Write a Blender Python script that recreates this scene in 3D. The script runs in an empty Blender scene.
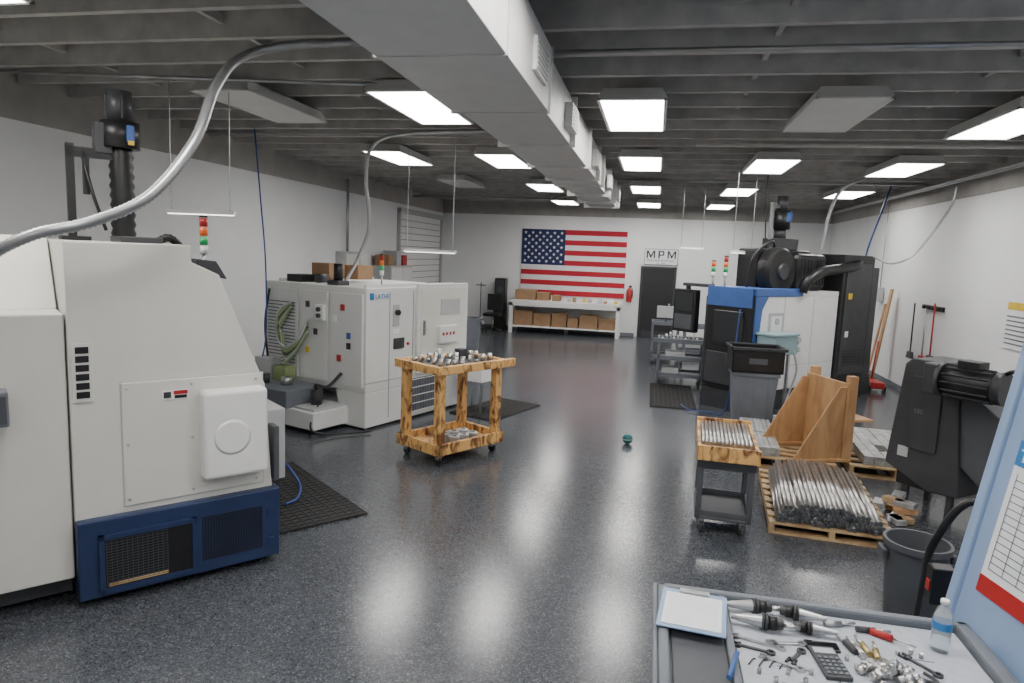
import bpy, math, random, bmesh
from mathutils import Vector, Matrix
random.seed(7)
SC=bpy.context.scene
COL=bpy.context.collection

# ------------------------------------------------------------------ materials
def mat(name,col,rough=.5,metal=0.,var=.12,scale=6.,bump=0.,emit=0.,spec=.5,coat=0.):
    m=bpy.data.materials.new(name); m.use_nodes=True
    nt=m.node_tree; b=nt.nodes['Principled BSDF']
    b.inputs['Roughness'].default_value=rough; b.inputs['Metallic'].default_value=metal
    b.inputs['Specular IOR Level'].default_value=spec
    b.inputs['Coat Weight'].default_value=coat
    tc=nt.nodes.new('ShaderNodeTexCoord'); n=nt.nodes.new('ShaderNodeTexNoise')
    n.inputs['Scale'].default_value=scale; n.inputs['Detail'].default_value=4
    nt.links.new(tc.outputs['Object'],n.inputs['Vector'])
    r=nt.nodes.new('ShaderNodeValToRGB')
    r.color_ramp.elements[0].position=.3; r.color_ramp.elements[1].position=.7
    r.color_ramp.elements[0].color=[c*(1-var) for c in col]+[1]
    r.color_ramp.elements[1].color=[min(1,c*(1+var*.6)) for c in col]+[1]
    nt.links.new(n.outputs['Fac'],r.inputs['Fac']); nt.links.new(r.outputs['Color'],b.inputs['Base Color'])
    if bump:
        bm=nt.nodes.new('ShaderNodeBump'); bm.inputs['Strength'].default_value=bump; bm.inputs['Distance'].default_value=.01
        nt.links.new(n.outputs['Fac'],bm.inputs['Height']); nt.links.new(bm.outputs['Normal'],b.inputs['Normal'])
    if emit:
        b.inputs['Emission Color'].default_value=(1,.97,.93,1); b.inputs['Emission Strength'].default_value=emit
    return m
def wood(name,c1,c2,scale=3.,p0=.38,p1=.58,stretch=.35):
    m=bpy.data.materials.new(name); m.use_nodes=True
    nt=m.node_tree; b=nt.nodes['Principled BSDF']; b.inputs['Roughness'].default_value=.5
    tc=nt.nodes.new('ShaderNodeTexCoord'); mp=nt.nodes.new('ShaderNodeMapping')
    mp.inputs['Scale'].default_value=(1,1,stretch) 
    n=nt.nodes.new('ShaderNodeTexNoise'); n.inputs['Scale'].default_value=scale*4; n.inputs['Detail'].default_value=6; n.inputs['Distortion'].default_value=1.5
    r=nt.nodes.new('ShaderNodeValToRGB'); r.color_ramp.elements[0].color=c2+(1,); r.color_ramp.elements[1].color=c1+(1,)
    r.color_ramp.elements[0].position=p0; r.color_ramp.elements[1].position=p1
    nt.links.new(tc.outputs['Object'],mp.inputs['Vector']); nt.links.new(mp.outputs[0],n.inputs['Vector'])
    nt.links.new(n.outputs['Fac'],r.inputs['Fac']); nt.links.new(r.outputs['Color'],b.inputs['Base Color'])
    return m

M={}
M['wall']=mat('wall_white_paint',(.80,.81,.82),.6,var=.03,scale=1.5,bump=.05)
M['band']=mat('upper_wall_grey',(.38,.37,.35),.8,var=.12,scale=3)
M['deck']=mat('ceiling_deck',(.20,.20,.195),.9,var=.4,scale=9,bump=.4)
M['joist']=mat('joist_paint',(.46,.45,.43),.75,var=.2,scale=5)
M['duct']=mat('duct_paint',(.64,.64,.63),.5,var=.05)
M['white']=mat('machine_offwhite',(.68,.67,.62),.38,var=.04,scale=3)
M['white2']=mat('machine_light_grey',(.68,.69,.68),.4,var=.04,scale=3)
M['whitep']=mat('white_plastic',(.80,.80,.79),.4,var=.03)
M['navy']=mat('navy_enamel',(.020,.036,.10),.38,var=.12)
M['blue']=mat('machine_blue',(.05,.12,.36),.4,var=.1)
M['ltblue']=mat('machine_light_blue',(.27,.38,.58),.42,var=.05)
M['teal']=mat('pale_teal',(.26,.38,.41),.45,var=.05)
M['black']=mat('black_plastic',(.012,.012,.013),.4,var=.3)
M['char']=mat('charcoal_paint',(.042,.044,.049),.45,var=.2)
M['dgrey']=mat('dark_grey_plastic',(.075,.08,.09),.5,var=.1)
M['grey']=mat('grey_plastic',(.15,.165,.19),.5,var=.1)
M['lgrey']=mat('light_grey',(.44,.45,.46),.5,var=.06)
M['metal']=mat('galvanised_metal',(.50,.51,.52),.35,.95,var=.2,scale=20)
M['steel']=mat('polished_steel',(.58,.57,.56),.28,1.,var=.25,scale=18)
M['alu']=mat('aluminium_bar',(.50,.51,.51),.45,.6,var=.3,scale=8)
M['conduit']=mat('flex_conduit',(.44,.45,.46),.36,.75,var=.15)
M['wood']=wood('torched_pine',(.74,.43,.15),(.15,.055,.018),2.6,.38,.54,.5)
M['ply']=wood('plywood',(.50,.30,.14),(.38,.20,.09),1.2)
M['pallet']=wood('pallet_wood',(.50,.35,.19),(.32,.20,.10),1.)
M['card']=mat('cardboard',(.33,.20,.11),.8,var=.12)
M['rubber']=mat('rubber_mat',(.020,.020,.021),.7,var=.3,scale=40,bump=.3)
M['red']=mat('red_paint',(.42,.02,.02),.4)
M['orange']=mat('orange_lens',(.85,.16,.02),.3)
M['green']=mat('green_lens',(.03,.45,.14),.3)
M['yellow']=mat('yellow_paint',(.75,.52,.05),.5)
M['cableg']=mat('cable_olive',(.26,.33,.15),.5)
M['hose']=mat('air_hose_blue',(.02,.06,.25),.4)
M['paper']=mat('paper',(.80,.82,.84),.7,var=.03)
M['glass']=mat('dark_glass',(.01,.012,.015),.1,var=.1,coat=.5)
M['lamp']=mat('lamp_diffuser',(.9,.9,.9),.5,emit=19.)
M['led']=mat('led_strip',(.9,.9,.9),.5,emit=4.)
M['fixt']=mat('fixture_white',(.74,.74,.72),.5,var=.04)
M['fred']=mat('flag_red',(.42,.012,.03),.8,var=.08)
M['fwhite']=mat('flag_white',(.70,.70,.72),.8,var=.04)
M['fblue']=mat('flag_blue',(.012,.02,.09),.8,var=.1)
M['foam']=mat('tray_liner',(.44,.47,.52),.7,var=.10,scale=30)
M['brass']=mat('brass',(.55,.42,.18),.35,.9)
M['bplastic']=mat('blue_plastic',(.03,.20,.50),.35)
M['door']=mat('door_dark',(.02,.02,.023),.5)
M['tealball']=mat('ball_teal',(.01,.13,.13),.35,var=.4,scale=40)
m=bpy.data.materials.new('clear_plastic'); m.use_nodes=True; b=m.node_tree.nodes['Principled BSDF']
b.inputs['Base Color'].default_value=(.85,.92,.97,1); b.inputs['Roughness'].default_value=.12; b.inputs['Transmission Weight'].default_value=.75; b.inputs['IOR'].default_value=1.2
M['clear']=m

def floor_mat():
    m=bpy.data.materials.new('epoxy_flake_floor'); m.use_nodes=True; nt=m.node_tree; b=nt.nodes['Principled BSDF']
    tc=nt.nodes.new('ShaderNodeTexCoord')
    def noise(s,d):
        n=nt.nodes.new('ShaderNodeTexNoise'); n.inputs['Scale'].default_value=s; n.inputs['Detail'].default_value=d
        nt.links.new(tc.outputs['Object'],n.inputs['Vector']); return n
    def ramp(n,p0,c0,p1,c1):
        r=nt.nodes.new('ShaderNodeValToRGB'); r.color_ramp.elements[0].position=p0; r.color_ramp.elements[0].color=c0+(1,)
        r.color_ramp.elements[1].position=p1; r.color_ramp.elements[1].color=c1+(1,); nt.links.new(n.outputs['Fac'],r.inputs['Fac']); return r
    vo=nt.nodes.new('ShaderNodeTexVoronoi'); vo.inputs['Scale'].default_value=120; nt.links.new(tc.outputs['Object'],vo.inputs['Vector'])
    bw=nt.nodes.new('ShaderNodeSeparateColor'); nt.links.new(vo.outputs['Color'],bw.inputs[0])
    a=nt.nodes.new('ShaderNodeValToRGB'); nt.links.new(bw.outputs[0],a.inputs['Fac'])
    a.color_ramp.elements[0].position=0; a.color_ramp.elements[0].color=(.040,.044,.052,1)
    a.color_ramp.elements[1].position=1; a.color_ramp.elements[1].color=(.20,.21,.225,1)
    q=a.color_ramp.elements.new(.35); q.color=(.075,.084,.099,1)
    q=a.color_ramp.elements.new(.85); q.color=(.105,.115,.132,1)
    c=ramp(noise(.9,5),.2,(.80,.80,.80),.8,(1.,1.,1.))
    f=ramp(noise(14,4),.25,(.72,.72,.73),.75,(1.,1.,1.))
    mx=nt.nodes.new('ShaderNodeMixRGB'); mx.blend_type='MULTIPLY'; mx.inputs[0].default_value=1
    mx2=nt.nodes.new('ShaderNodeMixRGB'); mx2.blend_type='MULTIPLY'; mx2.inputs[0].default_value=1
    nt.links.new(a.outputs[0],mx.inputs[1]); nt.links.new(c.outputs[0],mx.inputs[2])
    nt.links.new(mx.outputs[0],mx2.inputs[1]); nt.links.new(f.outputs[0],mx2.inputs[2])
    nt.links.new(mx2.outputs[0],b.inputs['Base Color'])
    b.inputs['Roughness'].default_value=.20
    bn=nt.nodes.new('ShaderNodeBump'); bn.inputs['Strength'].default_value=.20; bn.inputs['Distance'].default_value=.002
    nb=noise(40,3); nt.links.new(nb.outputs['Fac'],bn.inputs['Height']); nt.links.new(bn.outputs[0],b.inputs['Normal'])
    b.inputs['Specular IOR Level'].default_value=.7
    return m
M['floor']=floor_mat()

# ------------------------------------------------------------------ geometry helpers
def mobj(name,vs,fs,material,parent=None,smooth=False):
    me=bpy.data.meshes.new(name); me.from_pydata([tuple(v) for v in vs],[],fs); me.update()
    o=bpy.data.objects.new(name,me); COL.objects.link(o); me.materials.append(M[material])
    if smooth:
        for p in me.polygons: p.use_smooth=True
    if parent: o.parent=parent
    return o
def bevel(o,w,seg=2):
    if w:
        md=o.modifiers.new('b','BEVEL'); md.width=w; md.segments=seg; md.limit_method='ANGLE'
    return o
def boxgeo(x0,x1,y0,y1,z0,z1):
    v=[(x0,y0,z0),(x1,y0,z0),(x1,y1,z0),(x0,y1,z0),(x0,y0,z1),(x1,y0,z1),(x1,y1,z1),(x0,y1,z1)]
    f=[(0,3,2,1),(4,5,6,7),(0,1,5,4),(1,2,6,5),(2,3,7,6),(3,0,4,7)]
    return v,f
def box(p,name,x0,x1,y0,y1,z0,z1,m,bv=.006):
    v,f=boxgeo(x0,x1,y0,y1,z0,z1); o=mobj(name,v,f,m,p)
    mn=min(x1-x0,y1-y0,z1-z0)
    return bevel(o,min(bv,mn*.3)) if bv else o
def boxes(p,name,L,m,bv=0):
    V=[];F=[]
    for b in L:
        v,f=boxgeo(*b); k=len(V); V+=v; F+=[tuple(i+k for i in q) for q in f]
    o=mobj(name,V,F,m,p)
    return bevel(o,bv) if bv else o
def obox(p,name,c,size,m,rot=(0,0,0),bv=.004):
    sx,sy,sz=[s/2 for s in size]; v,f=boxgeo(-sx,sx,-sy,sy,-sz,sz)
    o=mobj(name,v,f,m,p); o.location=c; o.rotation_euler=rot
    return bevel(o,min(bv,min(size)*.3)) if bv else o
def prism(p,name,prof,a0,a1,m,axis='y',bv=.008):
    n=len(prof)
    def P(q,a):
        if axis=='y': return (q[0],a,q[1])
        if axis=='x': return (a,q[0],q[1])
        return (q[0],q[1],a)
    V=[P(q,a0) for q in prof]+[P(q,a1) for q in prof]
    F=[tuple(range(n)),tuple(range(2*n-1,n-1,-1))]+[(i,i+n,(i+1)%n+n,(i+1)%n) for i in range(n)]
    o=mobj(name,V,F,m,p)
    bm=bmesh.new(); bm.from_mesh(o.data); bmesh.ops.recalc_face_normals(bm,faces=bm.faces); bm.to_mesh(o.data); bm.free()
    return bevel(o,bv) if bv else o
def cylgeo(a,b,r,r2=None,seg=24):
    a=Vector(a);b=Vector(b); r2=r if r2 is None else r2
    q=(b-a).normalized().to_track_quat('Z','Y'); V=[]
    for c,rr in ((a,r),(b,r2)):
        for i in range(seg):
            t=2*math.pi*i/seg; V.append(c+q@Vector((math.cos(t)*rr,math.sin(t)*rr,0)))
    F=[(i,(i+1)%seg,(i+1)%seg+seg,i+seg) for i in range(seg)]+[tuple(range(seg-1,-1,-1)),tuple(range(seg,2*seg))]
    return V,F
def cyl(p,name,a,b,r,m,r2=None,seg=24):
    V,F=cylgeo(a,b,r,r2,seg); o=mobj(name,V,F,m,p)
    for pl in o.data.polygons[:seg]: pl.use_smooth=True
    return o
def cyls(p,name,L,m,seg=12):
    V=[];F=[]
    for a,b,r in L:
        v,f=cylgeo(a,b,r,None,seg); k=len(V); V+=v; F+=[tuple(i+k for i in q) for q in f]
    o=mobj(name,V,F,m,p)
    for pl in o.data.polygons:
        if len(pl.vertices)==4: pl.use_smooth=True
    return o
def lathe(p,name,prof,loc,m,seg=28,axis='z'):
    V=[];F=[];n=len(prof)
    for i in range(seg):
        t=2*math.pi*i/seg
        for r,z in prof: V.append((r*math.cos(t),r*math.sin(t),z))
    for i in range(seg):
        for j in range(n-1):
            a=i*n+j; c=((i+1)%seg)*n+j; F.append((a,c,c+1,a+1))
    o=mobj(name,V,F,m,p,True); o.location=loc
    md=o.modifiers.new('e','EDGE_SPLIT'); md.split_angle=.6
    if axis=='x': o.rotation_euler=(0,math.pi/2,0)
    if axis=='y': o.rotation_euler=(-math.pi/2,0,0)
    return o
def catmull(pts,n=10):
    P=[Vector(p) for p in pts]; P=[P[0]*2-P[1]]+P+[P[-1]*2-P[-2]]; out=[]
    for i in range(1,len(P)-2):
        for k in range(n):
            t=k/n
            out.append(.5*((2*P[i])+(P[i+1]-P[i-1])*t+(2*P[i-1]-5*P[i]+4*P[i+1]-P[i+2])*t*t+(3*P[i]-P[i-1]-3*P[i+1]+P[i+2])*t**3))
    out.append(P[-2]); return out
def tube(p,name,pts,r,m,n=10,corr=0.,seg=12):
    C=catmull(pts,n)
    if corr:
        L=[0]
        for i in range(1,len(C)): L.append(L[-1]+(C[i]-C[i-1]).length)
        step=r*.40; N=max(4,int(L[-1]/step)); D=[];j=0
        for k in range(N+1):
            s=L[-1]*k/N
            while j<len(L)-2 and L[j+1]<s: j+=1
            D.append(C[j].lerp(C[j+1],(s-L[j])/max(1e-6,L[j+1]-L[j])))
        C=D
    V=[];F=[]; up=None
    for i,c in enumerate(C):
        d=(C[min(i+1,len(C)-1)]-C[max(i-1,0)]).normalized()
        if up is None: up=d.orthogonal().normalized()
        up=(up-d*up.dot(d)).normalized(); s=d.cross(up)
        rr=r*(1-corr*(i%2))
        for k in range(seg):
            t=2*math.pi*k/seg; V.append(c+up*math.cos(t)*rr+s*math.sin(t)*rr)
    for i in range(len(C)-1):
        for k in range(seg):
            a=i*seg+k; b=i*seg+(k+1)%seg; F.append((a,b,b+seg,a+seg))
    F.append(tuple(range(seg-1,-1,-1))); F.append(tuple(range(len(V)-seg,len(V))))
    return mobj(name,V,F,m,p,True)
def sphere(p,name,c,r,m,sx=1,sy=1,sz=1,seg=24):
    prof=[(max(1e-4,r*math.sin(math.pi*i/14)),-r*math.cos(math.pi*i/14)) for i in range(15)]
    o=lathe(p,name,prof,c,m,seg); o.scale=(sx,sy,sz); o.modifiers.clear(); return o
def empty(name,loc=(0,0,0),rot=0.):
    e=bpy.data.objects.new(name,None); COL.objects.link(e); e.location=loc; e.rotation_euler=(0,0,rot); e.empty_display_size=.1
    return e
def text(p,name,s,loc,size,m,rot=(math.pi/2,0,0),align='LEFT',ext=.001,off=0.):
    c=bpy.data.curves.new(name,'FONT'); c.body=s; c.size=size; c.extrude=ext; c.align_x=align; c.offset=off
    o=bpy.data.objects.new(name,c); COL.objects.link(o); c.materials.append(M[m]); o.location=loc; o.rotation_euler=rot; o.parent=p
    return o
def gridlines(p,name,x0,x1,z0,z1,y,nx,nz,w,m,d=.004):
    L=[]
    for i in range(nx+1):
        x=x0+(x1-x0)*i/nx; L.append((x-w,x+w,y-d,y,z0,z1))
    for i in range(nz+1):
        z=z0+(z1-z0)*i/nz; L.append((x0,x1,y-d,y,z-w,z+w))
    return boxes(p,name,L,m)

# ------------------------------------------------------------------ room
XL,XR,YB,YF=-6.5,4.7,20.4,-4.0
ZB,ZJ,ZT=3.45,3.82,4.12
box(None,'floor',XL-.2,XR+.2,YF-.2,YB+.2,-.1,0,'floor',0)
box(None,'ceiling',XL-.2,XR+.2,YF-.2,YB+.2,ZT,ZT+.1,'deck',0)
box(None,'wall_left',XL-.15,XL,YF,YB,0,ZB,'wall',0)
box(None,'wall_right',XR,XR+.15,YF,YB,0,ZB,'wall',0)
box(None,'wall_back',XL-.15,XR+.15,YB,YB+.15,0,ZB,'wall',0)
box(None,'wall_front',XL-.15,XR+.15,YF-.15,YF,0,ZB,'wall',0)
box(None,'trim_1',XL-.15,XL+.03,YF,YB,ZB,ZT,'band',0)
box(None,'trim_2',XR-.03,XR+.15,YF,YB,ZB,ZT,'band',0)
box(None,'trim_3',XL-.15,XR+.15,YB-.03,YB+.15,ZB,ZT,'band',0)
box(None,'trim_4',XL-.15,XR+.15,YF-.15,YF+.03,ZB,ZT,'band',0)
boxes(None,'baseboard_left',[(XL,XL+.015,YF,YB,0,.1)],'grey')
boxes(None,'baseboard_right',[(XR-.015,XR,YF,YB,0,.1)],'grey')
boxes(None,'baseboard_back',[(XL,-.5,YB-.015,YB,0,.1),(.75,XR,YB-.015,YB,0,.1)],'grey')
J=empty('ceiling_joists')
L=[];y=YF+.3
while y<YB:
    L.append((XL,XR,y-.03,y+.03,ZJ,ZT)); y+=.61
boxes(J,'joists',L,'joist')
L=[]
for x in (-5.3,-3.3,.75,2.6): L.append((x-.02,x+.02,YF,YB,ZJ+.1,ZJ+.16))
boxes(J,'bridging',L,'joist')
L=[];x=XL+.1
while x<XR: L.append((x,x+.04,YF,YB,ZT-.03,ZT)); x+=.2
boxes(J,'deck_ribs',L,'deck')
P=empty('ceiling_conduits')
for nm,a,b,r in (('conduit_a',(XL,5.2,3.74),(-1.5,6.2,3.76),.015),('conduit_b',(-.8,5.0,3.72),(XR,5.0,3.72),.018),('conduit_c',(-6.4,8.6,3.78),(-1.5,8.6,3.78),.014),
    ('conduit_d',(.4,9.0,3.74),(XR,9.0,3.74),.03),('conduit_e',(-6.4,17.5,3.7),(-1.2,17.5,3.7),.03),('conduit_f',(XR-.35,4,3.66),(XR-.35,20,3.66),.02),('conduit_g',(XR-.25,4,3.66),(XR-.25,20,3.66),.02),
    ('conduit_i',(-.8,13,3.72),(XR,13,3.72),.02)):
    cyl(P,nm,a,b,r,'joist' if nm in('conduit_d','conduit_e') else 'conduit',seg=10)
D=empty('air_duct')
box(D,'section_near',-1.50,-.80,YF+.2,4.9,3.29,3.72,'duct',.004)
box(D,'section_mid',-1.47,-.84,4.9,10.0,3.31,3.72,'duct',.004)
box(D,'section_far',-1.44,-.88,10.0,14.6,3.33,3.72,'duct',.004)
L=[]
for y in (2.0,3.5,4.9,6.4,7.9,9.2,10.0,11.5,13.0,14.2): L.append((-1.515,-.79,y-.012,y+.012,3.283,3.73))
boxes(D,'seams',L,'duct')
for i,y in enumerate((4.2,6.0,8.6,11.2,13.6)):
    box(D,'register_frame_%d'%i,-.84,-.775,y,y+.42,3.40,3.60,'fixt',.004)
    boxes(D,'register_slats_%d'%i,[(-.775,-.768,y+.03,y+.39,3.42+k*.03,3.43+k*.03) for k in range(6)],'lgrey')
def fixture(x,y,lit=True):
    e=empty('ceiling_light_fixture',(x,y,3.80))
    w,l=.31,.78
    V=[(-w,-l,-.10),(w,-l,-.10),(w,l,-.10),(-w,l,-.10),(-w+.05,-l+.06,.0),(w-.05,-l+.06,.0),(w-.05,l-.06,.0),(-w+.05,l-.06,.0)]
    F=[(0,1,5,4),(1,2,6,5),(2,3,7,6),(3,0,4,7),(4,5,6,7)]
    mobj('housing',V,F,'fixt',e)
    boxes(e,'rim',[(-w,w,-l,-l+.03,-.115,-.10),(-w,w,l-.03,l,-.115,-.10),(-w,-w+.03,-l,l,-.115,-.10),(w-.03,w,-l,l,-.115,-.10)],'fixt')
    box(e,'diffuser',-w+.03,w-.03,-l+.03,l-.03,-.11,-.10,'lamp' if lit else 'fixt',0)
for x,y,l in [(-4.07,6.64,0),(-4.0,10.3,1),(-4.05,14.0,0),(-2.36,6.72,1),(-2.37,10.5,1),(-2.37,14.5,1),(-2.45,18.3,1),
    (-.3,7.1,1),(-.3,10.6,1),(-.29,14.5,1),(-.27,18.6,1),(1.53,7.1,0),(1.53,10.7,1),(1.53,14.6,1),(1.53,18.6,1),
    (3.22,7.5,1),(3.35,10.9,1),(3.6,14.7,1),(-4.1,2.9,1),(-2.4,2.9,1),(-.3,3.1,1),(1.53,3.1,1),(3.15,3.3,1),(-2.4,-.9,1),(-.2,-.9,1),(1.6,-.9,1)]:  # fixtures overhead and behind the camera are unseen, added for lighting
    fixture(x,y,bool(l))

# ------------------------------------------------------------------ back wall things
e=empty('american_flag',(-3.97,YB-.03,1.10)); W,Hh=3.12,1.95
L=[[],[]]
for i in range(13): L[i%2].append((0,W,-.004,0,Hh-Hh*(i+1)/13,Hh-Hh*i/13))
boxes(e,'red_stripes',L[0],'fred'); boxes(e,'white_stripes',L[1],'fwhite')
cw,ch=W*.42,Hh*7/13
box(e,'canton',0,cw,-.010,-.004,Hh-ch,Hh,'fblue',0)
V=[];F=[]
for r in range(9):
    for c in range(6 if r%2==0 else 5):
        cx=cw*((c*2+1+(r%2))/12); cz=Hh-ch*(r+1)/10; k=len(V)
        for i in range(10):
            a=math.pi/2+i*math.pi/5; q=.055 if i%2==0 else .022; V.append((cx+q*math.cos(a),-.013,cz+q*math.sin(a)))
        F.append(tuple(range(k,k+10)))
mobj('stars',V,F,'fwhite',e)

e=empty('wall_sign',(-.33,YB-.02,2.13))
box(e,'board',0,.95,-.02,0,0,.46,'paper',0)
boxes(e,'border',[(0,.95,-.025,-.02,0,.012),(0,.95,-.025,-.02,.448,.46),(0,.012,-.025,-.02,0,.46),(.938,.95,-.025,-.02,0,.46)],'black')
def letter_m(x,n): prism(e,'letter_m_%d'%n,[(x,.19),(x,.41),(x+.05,.41),(x+.12,.27),(x+.19,.41),(x+.24,.41),(x+.24,.19),(x+.20,.19),(x+.20,.35),(x+.135,.20),(x+.105,.20),(x+.04,.35),(x+.04,.19)],-.028,-.02,'char','y',0)
letter_m(.06,0); letter_m(.65,1)
boxes(e,'letter_p',[(.39,.435,-.028,-.02,.19,.41),(.435,.54,-.028,-.02,.375,.41),(.435,.54,-.028,-.02,.27,.305),(.52,.56,-.028,-.02,.285,.395)],'char')
text(e,'line_text','MACHINE SHOP INC.',(.475,-.024,.1),.085,'dgrey',align='CENTER')
text(e,'line_text_b','EST. 1980',(.475,-.024,.03),.06,'dgrey',align='CENTER')

e=empty('door_1',(-.40,YB-.002,0))
box(e,'leaf',.05,.95,-.05,-.01,0,2.03,'door',.004)
boxes(e,'frame',[(-.01,.05,-.06,0,0,2.08),(.95,1.01,-.06,0,0,2.08),(-.01,1.01,-.06,0,2.03,2.08)],'char')
cyl(e,'knob',(.86,-.05,1.0),(.86,-.10,1.0),.03,'metal'); box(e,'kick_plate',.1,.9,-.055,-.05,.02,.2,'char',0)

e=empty('fire_extinguisher',(-.70,YB-.10,1.02))
lathe(e,'tank',[(0,0),(.075,.0),(.08,.03),(.08,.33),(.05,.38),(.02,.41),(.02,.44),(0,.44)],(0,0,0),'red')
box(e,'handle',-.02,.07,-.015,.015,.44,.48,'black'); tube(e,'hose',[(.02,0,.44),(.09,0,.36),(.09,0,.12)],.01,'black')
box(e,'bracket',-.03,.03,.06,.095,.1,.35,'metal')

e=empty('workbench',(-4.1,19.45,0))
box(e,'top',0,3.2,0,.9,.90,.96,'whitep',.004)
box(e,'lower_shelf',.05,3.15,.05,.85,.18,.22,'whitep',.004)
boxes(e,'legs',[(x,x+.1,y,y+.1,0,.9) for x in (.0,3.1) for y in (.0,.8)]+[(1.55,1.65,.8,.9,0,.9)],'whitep')
boxes(e,'aprons',[(0,3.2,.0,.04,.80,.90)],'whitep')
e=empty('cardboard_boxes',(-4.1,19.5,0))
L=[];x=.12
for w,h in ((.55,.42),(.5,.36),(.42,.40),(.3,.28),(.52,.38),(.45,.3)):
    if x>1.4 and x<1.7: x=1.7
    if x+w<3.1: L.append((x,x+w,.1,.6,.222,.222+h))
    x+=w+.04
for x,w,h in ((.1,.6,.28),(.75,.35,.22),(1.2,.22,.16)): L.append((x,x+w,.3,.75,.962,.962+h))
boxes(e,'boxes',L,'card',.004)
boxes(e,'flaps',[(b[0],b[1],b[2]-.004,b[3],b[5],b[5]+.006) for b in L],'pallet')
e=empty('bench_clutter',(-4.1,19.5,.962))
for i in range(11):
    x=1.5+i*.15; h=random.uniform(.06,.16)
    if i%3: box(e,'carton_%d'%i,x,x+.1,.3,.45,0,h,['paper','lgrey','card','whitep','yellow','lgrey'][i%6])
    else: cyl(e,'can_%d'%i,(x+.05,.35,0),(x+.05,.35,h),.045,['paper','blue','lgrey'][i%3],seg=14)

e=empty('office_chair',(-4.55,19.3,0))
cyl(e,'column',(0,0,.12),(0,0,.48),.03,'metal')
for k in range(5):
    a=k*1.2566; cyl(e,'foot_%d'%k,(0,0,.12),(.28*math.cos(a),.28*math.sin(a),.07),.02,'black',seg=8); sphere(e,'caster_%d'%k,(.28*math.cos(a),.28*math.sin(a),.035),.033,'black')
box(e,'seat',-.24,.24,-.24,.24,.47,.56,'black',.03); box(e,'back',-.22,.22,.2,.27,.62,1.1,'black',.03); box(e,'stem',-.03,.03,.22,.26,.5,.7,'black')
e=empty('upright_speaker',(-4.5,20.1,0)); box(e,'cabinet',-.16,.16,-.18,.18,0.,1.55,'black',.01); box(e,'grille',-.13,.13,-.19,-.18,.4,1.5,'char',0); cyl(e,'cone',(0,-.2,1.2),(0,-.19,1.2),.09,'dgrey')
e=empty('coat_stand',(-5.1,20.0,0)); cyl(e,'pole',(0,0,0),(0,0,1.4),.015,'char',seg=10); cyl(e,'foot',(0,0,0),(0,0,.03),.15,'char'); boxes(e,'arms',[(-.15,.15,-.01,.01,1.3,1.33)],'char')

e=empty('roll_up_door',(XL+.002,16.7,0))
boxes(e,'slats',[(0.0,.03,0,3.4,k*.17+.0,k*.17+.155) for k in range(19)],'whitep',.004)
boxes(e,'slat_gaps',[(0.0,.012,0,3.4,0,3.22)],'dgrey')
boxes(e,'tracks',[(0,.09,-.08,0,0,3.3),(0,.09,3.4,3.48,0,3.3),(0,.12,-.08,3.48,3.22,3.34)],'lgrey')
e=empty('electrical_cabinet',(XL+.002,13.2,1.3))
box(e,'box_a',0,.22,0,.7,0,.9,'lgrey'); box(e,'box_b',0,.2,.8,1.25,.3,.85,'whitep'); box(e,'door',.22,.23,.05,.65,.05,.85,'white')
cyl(e,'riser',(.1,.35,.9),(.1,.35,2.4),.03,'conduit',seg=10)
e=empty('storage_cabinet',(-6.45,14.9,0))
box(e,'body',0,.5,0,1.4,0,1.9,'lgrey'); boxes(e,'doors',[(.5,.515,.02,.69,.05,1.85),(.5,.515,.71,1.38,.05,1.85)],'white2')
for i,y in enumerate((.1,.6,1.0)): box(e,'carton_%d'%i,.05,.4,y,y+.3,1.9,2.15+.1*(i%2),['card','lgrey','red'][i])

def trash_can(loc,r=.24,h=.72,m='grey',square=False):
    e=empty('trash_can',loc)
    if square:
        a=.30;b=.22
        def ring(s,z): return [(-a*s,-b*s,z),(a*s,-b*s,z),(a*s,b*s,z),(-a*s,b*s,z)]
        V=ring(.82,0)+ring(1,h)+ring(.93,h)+ring(.78,.03)
        F=[(3,2,1,0)]
        for q in range(3):
            for i in range(4): F.append((q*4+i,q*4+(i+1)%4,q*4+4+(i+1)%4,q*4+4+i))
        F.append((12,13,14,15)); bevel(mobj('body',V,F,m,e),.012)
        boxes(e,'rim',[(-a-.02,a+.02,-b-.02,-b+.0,h-.05,h),(-a-.02,a+.02,b,b+.02,h-.05,h),(-a-.02,-a,-b,b,h-.05,h),(a,a+.02,-b,b,h-.05,h)],m,.004)
        boxes(e,'ribs',[(x-.01,x+.01,-b*.93-.015,-b*.8,.1,h-.08) for x in (-.18,0,.18)],m)
    else:
        lathe(e,'body',[(0,0),(r*.8,0),(r*.83,.02),(r,h-.04),(r*1.07,h-.04),(r*1.07,h),(r*.97,h),(r*.8,.05),(0,.05)],(0,0,0),m,32)
        boxes(e,'handles',[(-r*1.18,-r*1.0,-.06,.06,h-.12,h-.06),(r*1.0,r*1.18,-.06,.06,h-.12,h-.06)],m,.01)
    return e
trash_can((-3.75,13.6,0),.3,.95,'grey')

def stack(p,x,y,z,s=1.,cols=('whitep','green','orange','red')):
    cyl(p,'stack_pole',(x,y,z),(x,y,z+.12*s),.012*s,'metal',seg=10); zz=z+.12*s
    for i,c in enumerate(cols):
        cyl(p,'stack_lens_%d'%i,(x,y,zz),(x,y,zz+.058*s),.026*s,c,seg=16); zz+=.062*s
    cyl(p,'stack_cap',(x,y,zz),(x,y,zz+.015*s),.026*s,'black',seg=16)

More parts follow.
